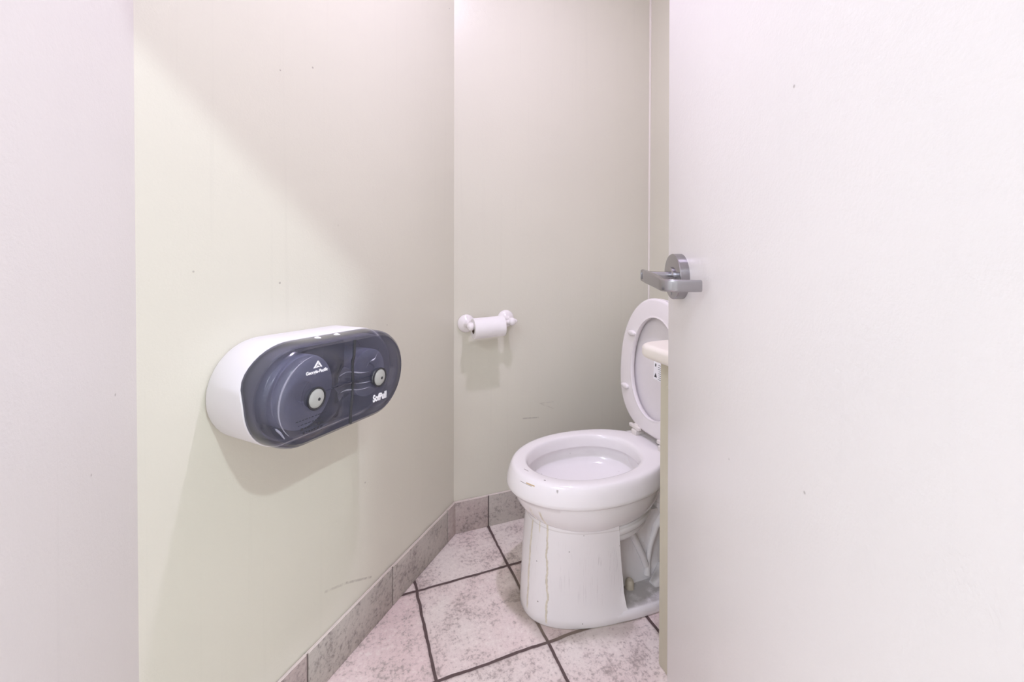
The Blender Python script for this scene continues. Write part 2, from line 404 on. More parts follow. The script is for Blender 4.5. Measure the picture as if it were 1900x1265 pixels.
# hall behind the camera
HB = -2.0
for nm, l0, l1, d0, d1, lb in (('wall_hall_right', 1.8, 1.9, HB, DW0, 'hall wall right of the camera'), ('wall_hall_back', -1.6, 1.9, HB - 0.1, HB, 'hall wall behind the camera'), ('wall_hall_left', -1.6, -1.5, HB, DLW0, 'hall wall left of the camera')):
    m = MB(); dw_box(m, l0, l1, 0, CEIL_HALL, d0, d1); struct(nm, m, M_white, lb, smooth=False)
m = MB(); dw_box(m, -1.6, 1.9, CEIL_HALL, CEIL_HALL + 0.05, HB - 0.1, DLW1); struct('ceiling_hall', m, M_white, 'white hall ceiling', smooth=False)
struct('floor', MB().box((-3.2, -3.6, -0.06), (3.2, 2.2, 0.0)), M_floor, 'pinkish beige mottled square floor tiles with brown grout', smooth=False)
cp = [door_frame(-1.3, DW1), door_frame(1.9, DW1), Vector((X_RIGHT + 0.7, Y_BACK + 0.1, 0)), Vector((-1.0, Y_BACK + 0.1, 0))]
m = MB().add([(p.x, p.y, CEIL) for p in cp] + [(p.x, p.y, CEIL + 0.05) for p in cp], [(0, 1, 2, 3), (4, 5, 6, 7), (0, 1, 5, 4), (1, 2, 6, 5), (2, 3, 7, 6), (3, 0, 4, 7)])
struct('ceiling', m, M_white, 'white ceiling of the toilet room', smooth=False)
# caulk bead in the back right corner
pts = [(X_RIGHT - 0.002, Y_BACK - 0.002, 0.12 + i * (CEIL - 0.12) / 40) for i in range(41)]
struct('trim_1', MB().tube(pts, [0.0045 + 0.0016 * mnoise.noise(Vector((0, 0, p[2] * 6))) for p in pts], 8), M_caulk, 'pale caulk bead in the corner of back and right walls')

# tile baseboards: each a run of bevelled tiles over a grout bed
BH, BT = 0.120, 0.009
def baseboard(name, a, b, out, cuts, label):
    a, b = Vector((a[0], a[1], 0)), Vector((b[0], b[1], 0)); d = (b - a).normalized(); L = (b - a).length
    n = Vector(out).normalized()
    M = Matrix(((d.x, n.x, 0, a.x), (d.y, n.y, 0, a.y), (0, 0, 1, 0), (0, 0, 0, 1)))
    mb = MB(); cs = [0.0] + [c for c in cuts if 0 < c < L] + [L]
    for i in range(len(cs) - 1):
        g0 = 0.0 if i == 0 else 0.0022; g1 = 0.0 if i == len(cs) - 2 else 0.0022
        mb.rbox((cs[i] + g0, 0.0003, 0.0006), (cs[i + 1] - g1, BT + random.uniform(0, 0.0008), BH + random.uniform(-0.0012, 0.0012)), 0.0014, 2, M)
    o = struct(name, mb, M_base, label)
    MB().box((0.0, 0.0003, 0.0), (L, BT - 0.0032, BH - 0.002), M).build('grout_bed', M_grout, o, smooth=False)
    nn = max(2, int(L / 0.02)); 
    MB().tube([M @ Vector((L * i / nn, BT * 0.55, BH + 0.0002 + 0.0010 * mnoise.noise(Vector((i * 0.31, L, 0))))) for i in range(nn + 1)], 0.0021, 8).build('caulk_line', M_caulk_dull, o)
    return o
foot = Vector((CORNER.x, Y_BACK - 0.0, 0))
def s_of(px_s): return px_s
LW = (Vector((CORNER.x, Y_BACK, 0)) - L_END).length
# joints on the corner wall measured back from the inner corner
baseboard('baseboard_corner', (CORNER.x, Y_BACK), (L_END.x, L_END.y), (1, -1, 0), [0.057, 0.365, 0.675, 0.985], 'grey mottled tile baseboard along the diagonal wall')
baseboard('baseboard_back', (CORNER.x + 0.004, Y_BACK), (X_RIGHT, Y_BACK), (0, -1, 0), [0.131, 0.440, 0.749], 'mottled tile baseboard along the back wall behind the toilet')
baseboard('baseboard_right', (X_RIGHT, Y_BACK - 0.01), (X_RIGHT, 0.97), (-1, 0, 0), [0.2, 0.51], 'tile baseboard along the right wall')
baseboard('baseboard_left', (X_LEFT, L_END.y - 0.006), (X_LEFT, 0.535), (1, 0, 0), [0.15, 0.459], 'tile baseboard along the left wall')

# ------------------------------------------------------------------ the open door with its lever
LATCH, HINGE, DTH = 0.943, 0.262, 0.045
DFACE = 0.3325
Mdoor = Matrix(((CY, SY, 0, 0), (-SY, CY, 0, 0), (0, 0, 1, 0), (0, 0, 0, 1)))     # (across, along, up) -> world
door = MB().rbox((0, HINGE, 0.012), (DTH, LATCH, 1.965), 0.002, 2).build('door_1', M_door)
door.matrix_world = Mdoor @ Matrix.Translation((DFACE, 0, 0)) @ Matrix.Translation((0, 0, 1.05)) @ Matrix.Rotation(math.radians(-0.2), 4, 'Y') @ Matrix.Translation((0, 0, -1.05))
door['kind'] = 'structure'; door['label'] = 'white painted door standing open on the right, satin chrome lever at its edge'
LZ, LA = 1.034, 0.872                       # lever axis: height, distance along the door
handle = MB().lathe([(0.0445, 0.0), (0.0445, 0.0165), (0.0435, 0.0178), (0.041, 0.0182), (0.0155, 0.0182)], z_to((-1, 0, 0), (0, LA, LZ)), 64).build('door_handle', M_chrome, door)
handle['label'] = 'satin chrome lever handle near the door edge'
ring = MB().lathe([(0.0185, 0.0165), (0.0185, 0.0215), (0.0165, 0.0232), (0.012, 0.0232)], z_to((-1, 0, 0), (0, LA, LZ)), 48).build('collar', M_chrome, handle)
# screw-boss below the rose and shaft, blade with return
MB().lathe([(0.0035, 0.0183), (0.003, 0.0192), (0.0, 0.0192)], z_to((-1, 0, 0), (0, LA + 0.004, LZ - 0.034)), 16, cap1=False).build('screw', M_chrome, handle)
OUT = 0.072
path = [Vector((-0.020, LA, LZ)), Vector((-OUT + 0.012, LA, LZ))]
def bar(path, hh, tt, name):
    """flat bar with rounded edges swept along a plan path"""
    rings = []
    n = len(path)
    for i, p in enumerate(path):
        t = (path[min(i + 1, n - 1)] - path[max(i - 1, 0)]).normalized()
        up = Vector((0, 0, 1)); up = (up - t * up.dot(t)).normalized(); sd = t.cross(up)
        h, w_ = hh[i] / 2, tt[i] / 2; r = min(h, w_) * 0.75; ring_ = []
        for cx, cz, a0 in ((w_ - r, h - r, 0), (-(w_ - r), h - r, 90), (-(w_ - r), -(h - r), 180), (w_ - r, -(h - r), 270)):
            for a in (0, 22.5, 45, 67.5, 90):
                aa = math.radians(a0 + a); ring_.append(p + sd * (cx + r * math.cos(aa)) + up * (cz + r * math.sin(aa)))
        rings.append(ring_)
    return MB().loft(rings)
shaft = bar([Vector((-0.0215, LA, LZ + 0.001)), Vector((-0.055, LA, LZ + 0.0015)), Vector((-OUT - 0.002, LA, LZ + 0.002))], [0.017, 0.017, 0.020], [0.017, 0.018, 0.019], 'shaft')
shaft.build('shaft', M_chrome, handle, sharp=50)
LEN = 0.122
pl = [Vector((-OUT, LA + 0.012, LZ + 0.002)), Vector((-OUT - 0.0005, LA + 0.008, LZ + 0.002)), Vector((-OUT - 0.001, LA - 0.02, LZ + 0.0005)), Vector((-OUT, LA - 0.06, LZ - 0.002)), Vector((-OUT, LA - LEN + 0.022, LZ - 0.0055))]
bc = Vector((-OUT + 0.020, LA - LEN + 0.020, 0))
for a in (15, 30, 45, 60, 75, 90):
    aa = math.radians(a); pl.append(Vector((bc.x - 0.020 * math.cos(aa), bc.y - 0.020 * math.sin(aa), LZ - 0.0062)))
pl += [Vector((-0.035, LA - LEN, LZ - 0.0064)), Vector((-0.0125, LA - LEN, LZ - 0.0066)), Vector((-0.0115, LA - LEN, LZ - 0.0066))]
nb = len(pl)
hh = [0.018, 0.0235, 0.0245, 0.0240, 0.0225] + [0.0215] * (nb - 8) + [0.0205, 0.0200, 0.017]
tt = [0.006, 0.009, 0.010, 0.010, 0.010] + [0.010] * (nb - 8) + [0.009, 0.009, 0.006]
bar(pl, hh, tt, 'lever').build('lever', M_chrome, handle, sharp=50)
MB().rbox((-OUT - 0.0068, LA + 0.0005, LZ - 0.005), (-OUT - 0.0040, LA + 0.004, LZ + 0.008), 0.0008, 2).build('lock_slot', M_chrome, handle)

# ================================================================== LAMPS
def lamp(name, label, at, power, col, r):
    t = thing(name, label, 'lamp', (at.x, at.y, at.z))
    MB().lathe([(0.15, 0.0), (0.15, -0.03), (0.14, -0.034), (r + 0.005, -0.034), (r + 0.005, -0.03)], None, 48).build('lamp_housing', M_lampbody, t)
    MB().lathe([(r, -0.031), (r * 0.9, -0.036), (r * 0.5, -0.040), (0.001, -0.041)], None, 48).build('diffuser', glow(name + '_glow', col, 3.0), t)
    ld = bpy.data.lights.new(name + '_light', 'AREA'); ld.shape = 'DISK'; ld.size = 2 * r; ld.energy = power; ld.color = col
    lo = bpy.data.objects.new('lamp_light', ld); C.objects.link(lo); lo.parent = t; lo.location = (0, 0, -0.045)
    return t
lamp('ceiling_lamp', 'round ceiling lamp over the toilet, above the picture', LAMP_IN, P_IN, COL_IN, 0.035)
lamp('hall_lamp', 'round ceiling lamp in the hall behind the camera', LAMP_OUT, P_OUT, COL_OUT, 0.055)

pan = thing('fill_light_panel', 'added rectangular fill panel, unseen behind the camera, brightening the door', 'lamp', FILL_PANEL, (0, 0, -YAW))  # invented fill source out of view, lights the door face
MB().rbox((-0.32, -0.62, -0.05), (0.32, 0.62, -0.001), 0.006, 2).build('fill_frame', M_lampbody, pan)
MB().box((-0.30, -0.60, -0.053), (0.30, 0.60, -0.0505)).build('diffuser', glow('fill_glow', COL_FILL, 3.0), pan, smooth=False)
ld = bpy.data.lights.new('fill_light', 'AREA'); ld.shape = 'RECTANGLE'; ld.size = 0.58; ld.size_y = 1.18; ld.energy = P_FILL; ld.color = COL_FILL
lo = bpy.data.objects.new('lamp_light', ld); C.objects.link(lo); lo.parent = pan; lo.location = (0, 0, -0.056)

# ================================================================== TOILET
def egg(f, b, w_, z, m=0.70, n=112, yc=0.0, pf=2.0, pb=2.2):
    """horizontal egg outline, front at f (small x), back at b"""
    r = []
    for i in range(n):
        a = 2 * PI * i / n; ca, sa = math.cos(a), math.sin(a)
        p = pf if ca > 0 else pb
        dx = abs(ca) ** (2 / p); dy = math.copysign(abs(sa) ** (2 / p), sa)
        r.append(Vector((m - dx * (m - f) if ca > 0 else m + dx * (b - m), yc - dy * w_, z)))
    return r
TX = 0.74                                    # the toilet's own origin on the floor
toilet = thing('toilet', 'dirty white china toilet against the right wall with its seat raised', 'toilet', (TX, TOILET_Y, 0))
def L(r): return [Vector((p.x - TX, p.y, p.z)) for p in r]
# bowl: outside, rolled rim, inside
prof = [  # f, b, w, z, m
    (0.565, 0.900, 0.120, 0.262, 0.72), (0.535, 0.925, 0.147, 0.280, 0.72), (0.512, 0.945, 0.163, 0.300, 0.72), (0.494, 0.960, 0.173, 0.325, 0.72), (0.482, 0.970, 0.178, 0.350, 0.72),
    (0.474, 0.975, 0.180, 0.3660, 0.72), (0.4645, 0.980, 0.1860, 0.3680, 0.72), (0.4615, 0.982, 0.1880, 0.3730, 0.72), (0.4620, 0.983, 0.1875, 0.380, 0.72), (0.4650, 0.984, 0.186, 0.395, 0.72), (0.4705, 0.985, 0.1830, 0.411, 0.72),
    (0.4755, 0.985, 0.1800, 0.4215, 0.72), (0.4795, 0.984, 0.1765, 0.4270, 0.72), (0.4850, 0.983, 0.172, 0.4297, 0.72), (0.4930, 0.978, 0.165, 0.4305, 0.72),
    (0.5180, 0.912, 0.1445, 0.4300, 0.72), (0.5225, 0.902, 0.1395, 0.4280, 0.715), (0.5250, 0.897, 0.1365, 0.4235, 0.715), (0.5265, 0.894, 0.1345, 0.4150, 0.715),
    (0.5280, 0.892, 0.1330, 0.394, 0.71), (0.5275, 0.893, 0.1335, 0.390, 0.71), (0.5130, 0.907, 0.147, 0.3885, 0.71), (0.5100, 0.910, 0.150, 0.382, 0.71),
    (0.5110, 0.909, 0.150, 0.362, 0.71), (0.5180, 0.902, 0.143, 0.343, 0.71), (0.5350, 0.886, 0.128, 0.330, 0.71), (0.5600, 0.862, 0.106, 0.321, 0.71), (0.5900, 0.835, 0.078, 0.310, 0.71), (0.6250, 0.795, 0.048, 0.296, 0.71), (0.6600, 0.755, 0.022, 0.282, 0.70), (0.685, 0.72, 0.008, 0.276, 0.70)]
mb = MB().loft([L(egg(f, b, w_, z, m_)) for f, b, w_, z, m_ in prof])
# deck under the tank
mb.rbox((0.905 - TX, -0.112, 0.33), (1.20 - TX, 0.112, 0.4295), 0.012, 4)
# rolled underside of the bowl behind the skirt
AR = 1.545
for rx, ry, z_, rr_ in ((0.188, 0.139, 0.270, 0.0165), (0.172, 0.128, 0.246, 0.0175)):
    pts = [Vector((0.735 + rx * math.cos(-AR + 2 * AR * i / 55) - TX, ry * math.sin(-AR + 2 * AR * i / 55), z_)) for i in range(56)]
    mb.tube(pts, rr_, 14)
bowl = mb.build('bowl', M_china, toilet, sharp=60)
# pedestal: front skirt with a square back edge, narrow trapway behind it, foot plate
def skirt_ring(f, xs, w_front, z, n=48):
    """front half of an egg closed by a straight back edge"""
    r = []; m_ = xs + 0.05
    a1 = math.acos(max(-1, min(1, -(xs - m_) / (m_ - f)))) if False else None
    for i in range(n + 1):
        u = -1 + 2 * i / n                    # from far side round the front to near side
        th = u * PI / 2
        x = m_ - (m_ - f) * abs(math.cos(th)) ** (2 / 2.25); y = -w_front * math.copysign(abs(math.sin(th)) ** (2 / 2.25), th)
        if x > xs: x = xs
        r.append(Vector((x - TX, y, z)))
    return r
sk = []
for z, f, xs, wd in [(0.0, 0.508, 0.785, 0.148), (0.006, 0.5045, 0.785, 0.1515), (0.025, 0.505, 0.780, 0.1505), (0.04, 0.5055, 0.772, 0.1465), (0.08, 0.507, 0.765, 0.1425), (0.14, 0.511, 0.758, 0.144), (0.20, 0.516, 0.750, 0.147), (0.25, 0.521, 0.743, 0.152), (0.285, 0.526, 0.738, 0.157), (0.30, 0.528, 0.736, 0.158)]:
    sk.append(skirt_ring(f, xs, wd, z))
mb = MB().loft(sk)
def foot(z, g):
    return L(egg(0.540 - g, 1.16 + g, 0.158 + g, z, 0.90, pf=2.3, pb=4))
mb.loft([foot(0.0, -0.004), foot(0.004, 0.0), foot(0.022, 0.0), foot(0.031, -0.003), foot(0.036, -0.010), foot(0.0375, -0.022)])
core = []
for z, x0, x1, wd in [(0.02, 0.70, 1.12, 0.078), (0.05, 0.70, 1.11, 0.072), (0.12, 0.70, 1.08, 0.068), (0.20, 0.70, 1.08, 0.072), (0.262, 0.70, 1.10, 0.085)]:
    core.append(L(egg(x0, x1, wd, z, 0.88, pb=3.5, pf=4)))
mb.loft(core)
mb.rbox((0.93 - TX, -0.095, 0.24), (1.14 - TX, 0.095, 0.345), 0.02, 3)
# trapway ribs and bulges on the side of the core
for sg in (-1, 1):
    Y = lambda q: sg * q
    mb.tube([Vector((0.820 - TX, Y(0.073), 0.235)), Vector((0.850 - TX, Y(0.073), 0.18)), Vector((0.880 - TX, Y(0.075), 0.12)), Vector((0.892 - TX, Y(0.078), 0.085))], [0.011, 0.011, 0.011, 0.010], 14)
    mb.tube([Vector((0.965 - TX, Y(0.086), 0.25)), Vector((0.930 - TX, Y(0.078), 0.20)), Vector((0.912 - TX, Y(0.074), 0.14)), Vector((0.902 - TX, Y(0.074), 0.09)), Vector((0.897 - TX, Y(0.078), 0.055))], [0.014, 0.010, 0.008, 0.008, 0.011], 14)
    mb.tube([Vector((0.96 - TX, Y(0.085), 0.06)), Vector((0.93 - TX, Y(0.095), 0.045)), Vector((0.90 - TX, Y(0.10), 0.035))], [0.026, 0.022, 0.014], 14)
ped = mb.build('pedestal', M_china, toilet, sharp=48)
for sg in (-1, 1):
    cap = MB().lathe([(0.0135, 0.034), (0.0135, 0.048), (0.0125, 0.057), (0.009, 0.063), (0.003, 0.065)], Matrix.Translation((0.826 - TX, sg * 0.085, 0)), 24).build('bolt_cap', M_cap, toilet)
    cap['label'] = 'yellowed bolt cap on the toilet foot'
# tank, against the right wall
mb = MB()
rings = []
for z, dx, dy in [(0.432, 0.012, 0.012), (0.44, 0.004, 0.004), (0.46, 0.0, 0.0), (0.76, -0.006, -0.006)]:
    r = []
    for cx, cy, a0 in ((1, 1, 0), (0, 1, 90), (0, 0, 180), (1, 0, 270)):
        for a in range(0, 91, 15):
            aa = math.radians(a0 + a)
            x0, x1, y0, y1, rr = 1.085 + dx, 1.272, -0.205 + dy, 0.205 - dy, 0.035
            r.append(Vector(((x1 - rr if cx else x0 + rr) + rr * math.cos(aa) - TX, (y1 - rr if cy else y0 + rr) + rr * math.sin(aa), z)))
    rings.append(r)
tank = mb.loft(rings).build('tank', M_china, toilet, sharp=50)
MB().rbox((1.072 - TX, -0.215, 0.760), (1.276 - TX, 0.215, 0.795), 0.010, 4).build('tank_lid', M_china, toilet)
MB().lathe([(0.012, 0), (0.012, 0.012), (0.008, 0.016)], z_to((-1, 0, 0), (1.082 - TX, -0.15, 0.70)), 20).rbox((1.055 - TX, -0.155, 0.694), (1.067 - TX, -0.085, 0.706), 0.003, 2).build('flush_lever', M_chrome, toilet)
# seat ring and lid, hinged up
HX, HZ = 0.972, 0.452
def raised(pts, lean):      # (distance up from hinge, sideways, out of the plane) -> toilet frame
    cl, sl = math.cos(math.radians(lean)), math.sin(math.radians(lean))
    return [Vector((HX - TX + u * sl - o * cl, v, HZ + u * cl + o * sl)) for u, v, o in pts]
def seat_out(g, n=120):
    r = []
    for i in range(n):
        a = 2 * PI * i / n; ca, sa = math.cos(a), math.sin(a)
        if ca > 0: u = 0.215 + (0.245 - g) * abs(ca) ** (2 / 2.1); v = (0.186 - g) * math.copysign(abs(sa) ** (2 / 2.1), sa)
        else: u = 0.215 - (0.215 - g) * abs(ca) ** (2 / 2.9); v = (0.186 - g) * math.copysign(abs(sa) ** (2 / 2.9), sa) * (1 - 0.10 * abs(ca) ** 2)
        r.append((u, v))
    return r
def seat_in(g, n=120):
    r = []
    for i in range(n):
        a = 2 * PI * i / n; ca, sa = math.cos(a), math.sin(a)
        u = 0.215 + (0.178 + g) * ca if ca > 0 else 0.215 + (0.160 + g) * ca
        r.append((u, (0.117 + g) * math.copysign(abs(sa) ** 0.95, sa)))
    return r
def seat_mesh():
    sec = [(seat_in(0.008), 0.010), (seat_in(0.002), 0.011), (seat_in(0.0), 0.006), (seat_in(0.003), -0.006), (seat_in(0.012), -0.010), (seat_out(0.02), -0.011), (seat_out(0.006), -0.008), (seat_out(0.001), -0.002), (seat_out(0.0), 0.004), (seat_out(0.004), 0.0085), (seat_out(0.010), 0.010)]
    rings = [raised([(u, v, o) for u, v in pr], 3.5) for pr, o in sec]
    return MB().loft(rings + [rings[0]], cap0=False, cap1=False)
seat = seat_mesh().build('seat', M_seat, toilet, sharp=60)
for u, v, an in [(0.322, -0.120, 0), (0.322, 0.120, 0), (0.125, -0.142, 0), (0.125, 0.142, 0)]:
    q = raised([(u, v, 0.011)], 3.5)[0]
    nrm = raised([(u, v, 0.111)], 3.5)[0] - q
    M = Matrix.Translation(q) @ nrm.normalized().to_track_quat('Z', 'X').to_matrix().to_4x4()
    bmp = MB(); rr = []
    for h, g in [(-0.002, 0.0), (0.005, 0.0), (0.0075, -0.0015), (0.009, -0.004)]:
        rr.append([M @ Vector(((0.0095 + g) * math.cos(t * PI / 12), (0.020 + g) * math.sin(t * PI / 12), h)) for t in range(24)])
    bmp.loft(rr).build('seat_bumper', M_seat, seat)
lr = [(seat_out(0.016), -0.028), (seat_out(0.008), -0.0285), (seat_out(0.003), -0.0265), (seat_out(0.0015), -0.020), (seat_out(0.0035), -0.0155), (seat_out(0.012), -0.0165), (seat_out(0.03), -0.0185)]
lid = MB().loft([raised([(u, v, o) for u, v in pr], 3.0) for pr, o in reversed(lr)]).build('lid', M_lid, toilet, sharp=50)
def on_lid(u, v, o): return raised([(u, v, o)], 3.0)[0]
def lid_plate(name, u0, u1, v0, v1, o, mat, parent):
    q = [on_lid(u, v, oo) for oo in (o, o + 0.0004) for u, v in ((u0, v0), (u1, v0), (u1, v1), (u0, v1))]
    return MB().add(q, [(0, 1, 2, 3), (4, 5, 6, 7), (0, 1, 5, 4), (1, 2, 6, 5), (2, 3, 7, 6), (3, 0, 4, 7)]).build(name, mat, parent, smooth=False)
stk = lid_plate('warning_sticker', 0.182, 0.242, -0.040, 0.026, -0.0183, M_print, lid)
stk['label'] = 'small white warning sticker on the lid'
mk = MB()
def mark(u0, u1, v0, v1):
    q = [on_lid(u, v, oo) for oo in (-0.0180, -0.0177) for u, v in ((u0, v0), (u1, v0), (u1, v1), (u0, v1))]
    mk.add(q, [(0, 1, 2, 3), (4, 5, 6, 7), (0, 1, 5, 4), (1, 2, 6, 5), (2, 3, 7, 6), (3, 0, 4, 7)])
for i in range(8): mark(0.185 + i * 0.0068, 0.1866 + i * 0.0068, -0.036, 0.004 - 0.008 * random.random())
mark(0.226, 0.236, 0.014, 0.020)
q = [on_lid(u, v, oo) for oo in (-0.0180, -0.0177) for u, v in ((0.190, 0.022), (0.190, 0.008), (0.205, 0.015))]
mk.add(q, [(0, 1, 2), (3, 4, 5), (0, 1, 4, 3), (1, 2, 5, 4), (2, 0, 3, 5)])
mk.build('sticker_marks', M_dark, stk, smooth=False)
# hinge bar with its two posts
for sg in (-1, 1):
    h = MB().rbox((0.950 - TX, sg * 0.070 - 0.013, 0.428), (0.990 - TX, sg * 0.070 + 0.013, 0.447), 0.004, 3)
    h.rbox((0.958 - TX, sg * 0.070 - 0.010, 0.440), (0.976 - TX, sg * 0.070 + 0.010, 0.466), 0.004, 3)
    h.rbox((0.955 - TX, sg * 0.070 + sg * 0.004 - 0.028, 0.4475), (0.968 - TX, sg * 0.070 + sg * 0.004 + 0.028, 0.460), 0.003, 3)
    h.build('hinge', M_hinge, toilet)

# ================================================================== VANITY BEHIND THE DOOR
van = thing('vanity_cabinet', 'beige vanity cabinet, only its edge showing beside the door', 'cabinet', (1.02, 0.70, 0))
MB().rbox((0.770 - 1.02, 0.47 - 0.70, 0.0), (1.279 - 1.02, 0.931 - 0.70, 0.8055), 0.003, 2).build('body', M_cab, van)
MB().rbox((0.757 - 1.02, 0.49 - 0.70, 0.09), (0.7695 - 1.02, 0.90 - 0.70, 0.74), 0.003, 2).build('door', M_cab, van)
def slab(g, z):   # counter outline with rounded corner
    r = []; x0, x1, y0, y1, rr = 0.715 - g, 1.280, 0.47, 0.957 + g, 0.034
    for cx, cy, a0, r_ in ((x1, y1, 0, 0.001), (x0, y1, 90, rr), (x0, y0, 180, 0.001), (x1, y0, 270, 0.001)):
        px_, py_ = (cx - r_ if cx == x1 else cx + r_), (cy - r_ if cy == y1 else cy + r_)
        for a in range(0, 91, 9): aa = math.radians(a0 + a); r.append(Vector((px_ + r_ * math.cos(aa) - 1.0, py_ + r_ * math.sin(aa) - 0.71, z - 0.79)))
    return r
ZC, HC = 0.8245, 0.0185
RN = 0.013
rings = [slab(RN * (math.cos(math.radians(a)) - 1), ZC + math.copysign(HC - RN, a) + RN * math.sin(math.radians(a))) for a in list(range(-90, 0, 15)) + [-0.01, 0.01] + list(range(15, 91, 15))]
ct = MB().loft(rings).build('countertop', M_counter, None, loc=(1.0, 0.71, 0.79), sharp=50)
ct['label'] = 'cream countertop with a rounded edge, its corner poking out past the door'; ct['category'] = 'countertop'

# ================================================================== TWIN PAPER DISPENSER
DS, DZ = -0.703, 0.794
disp = thing('toilet_paper_dispenser', 'large white and smoked grey twin roll paper dispenser on the diagonal wall', 'paper dispenser')
ux, wx = Vector((R2, R2, 0)), Vector((R2, -R2, 0))
base = corner_wall(DS, 0.0, DZ)
M4 = Matrix(((ux.x, 0, wx.x, base.x), (ux.y, 0, wx.y, base.y), (0, 1, 0, base.z), (0, 0, 0, 1)))   # (along, up, out)
disp.matrix_world = M4 @ Matrix.Rotation(math.radians(-3.2), 4, 'Z')
HL, RR = 0.201, 0.102
def stadium(g, wv=0.0, n=40, dep=0.0, wave=None):
    hl, r = HL - g, RR - g; pts = []
    c = HL - RR
    k = 24
    for i in range(k + 1): a = -PI / 2 + PI * i / k; pts.append((c + r * math.cos(a), r * math.sin(a)))
    for i in range(1, 12): pts.append((c - 2 * c * i / 12, r))
    for i in range(k + 1): a = PI / 2 + PI * i / k; pts.append((-c + r * math.cos(a), r * math.sin(a)))
    for i in range(1, 12): pts.append((-c + 2 * c * i / 12, -r))
    return [Vector((x, y, dep + (wave(x, y) if wave else 0.0))) for x, y in pts]
def seam(x, y):            # the white case's edge waves a little at its ends
    e = max(0.0, (abs(x) - 0.10) / 0.095)
    return 0.012 * e * math.tanh((-y + 0.02) / 0.02) * (1 if x < 0 else 0.4) - 0.004
case = MB().loft([stadium(0.006, dep=0.0005), stadium(0.002, dep=0.004), stadium(0.0, dep=0.010), stadium(-0.001, dep=0.104, wave=seam), stadium(0.001, dep=0.1065, wave=seam), stadium(0.004, dep=0.1065, wave=seam), stadium(0.004, dep=0.098, wave=seam), stadium(0.004, dep=0.030), ], cap1=False)
case.loft([stadium(0.004, dep=0.030), stadium(0.011, dep=0.034), stadium(0.012, dep=0.122), stadium(0.015, dep=0.122), stadium(0.016, dep=0.034)], cap0=False, cap1=False)
back = stadium(0.004, dep=0.030)
case.add(back, [list(range(len(back)))])
case.build('case', M_case, disp, sharp=40)
# inner housing: a dark middle block
MB().rbox((-0.030, -0.086, 0.031), (0.034, 0.086, 0.120), 0.006, 2).build('inner_housing', M_inner, disp)
# cover: side wall, rounded edge and a moulded face
FACE = 0.158
def face_h(x, y):
    """relief of the cover's front: a raised round on each side, a sunken middle, a wavy lens between the knobs"""
    h = 0.0
    rl = math.hypot(x + 0.086, y); 
    h += 0.011 * (1 / (1 + math.exp((rl - 0.080) / 0.0032))) * (1 / (1 + math.exp((x + 0.022) / 0.0012)))
    rr_ = math.hypot(x - 0.100, y + 0.002)
    h += 0.004 * (1 / (1 + math.exp((rr_ - 0.078) / 0.003))) * (1 / (1 + math.exp(-(x - 0.055) / 0.006)))
    # lens: collar round the left knob running across to the right knob
    yc = 0.012 * math.sin((x + 0.02) * 30)
    wl = 0.040 - 0.10 * abs(x) if -0.10 < x < 0.10 else 0.0
    if wl > 0: h -= 0.004 / (1 + math.exp((abs(y - yc) - wl) / 0.0025)) * (1 if x > -0.06 else 0)
    h -= 0.004 / (1 + math.exp((rl - 0.036) / 0.002))
    return h
cover = MB()
side = [stadium(0.0, dep=0.1075, wave=seam), stadium(0.0008, dep=0.122), stadium(0.001, dep=0.136), stadium(0.003, dep=0.147), stadium(0.007, dep=0.1545), stadium(0.012, dep=0.1578)]
def face_ring(t):
    r = []
    for p in stadium(0.012, dep=0.0):
        cx = max(-(HL - RR), min(HL - RR, p.x))      # shrink towards the spine
        q = Vector((cx + (p.x - cx) * t, p.y * t, 0)); fade = min(1.0, (1 - t) / 0.06)
        q.z = FACE + face_h(q.x, q.y) * fade; r.append(q)
    return r
rings = side + [face_ring(1 - i / 60) for i in range(0, 60)] + [face_ring(0.004)]
cover.loft(rings, cap0=False, cap1=True)
cov = cover.build('cover', M_smoke, disp, sharp=70)
cov['label'] = 'smoked translucent cover'
# dark slot between the two halves, following the lens
sl = []
for i in range(41):
    y = 0.0905 - i * 0.181 / 40; x = 0.019 + 0.006 * math.exp(-((y + 0.01) / 0.03) ** 2) + 0.002 * math.tanh(y / 0.03)
    sl.append(Vector((x, y, FACE + face_h(x, y) + 0.0003)))
MB().tube(sl, 0.0031, 8).build('seam_gasket', M_dark, cov)
def paper_roll(x, r, name):
    n = 64
    p = MB().lathe([(0.02, 0.04), (r, 0.04), (r, 0.132), (r - 0.002, 0.134), (0.022, 0.134), (0.02, 0.13)], Matrix.Translation((x, 0, 0)), n)
    return p.build(name, M_innerpaper, disp, sharp=40)
# crumpled paper tail lying across the middle, and the rolls
rl_ = thing('toilet_paper_roll', 'fuller paper roll behind the left half of the smoked dispenser cover', 'toilet paper')
rl_.matrix_world = disp.matrix_world.copy()
M_r = Matrix.Translation((-0.086, 0, 0))
MB().lathe([(0.019, 0.042), (0.073, 0.042), (0.0735, 0.1305), (0.072, 0.132), (0.021, 0.132), (0.019, 0.130)], M_r, 64).build('paper', M_innerpaper, rl_, sharp=40)
rr2 = thing('toilet_paper_roll', 'thin paper roll behind the right half of the smoked dispenser cover', 'toilet paper')
rr2.matrix_world = disp.matrix_world.copy()
MB().lathe([(0.019, 0.042), (0.055, 0.042), (0.0555, 0.1305), (0.054, 0.132), (0.021, 0.132), (0.019, 0.130)], Matrix.Translation((0.100, 0, 0)), 64).build('paper', M_innerpaper, rr2, sharp=40)
sheet = MB(); rows = []
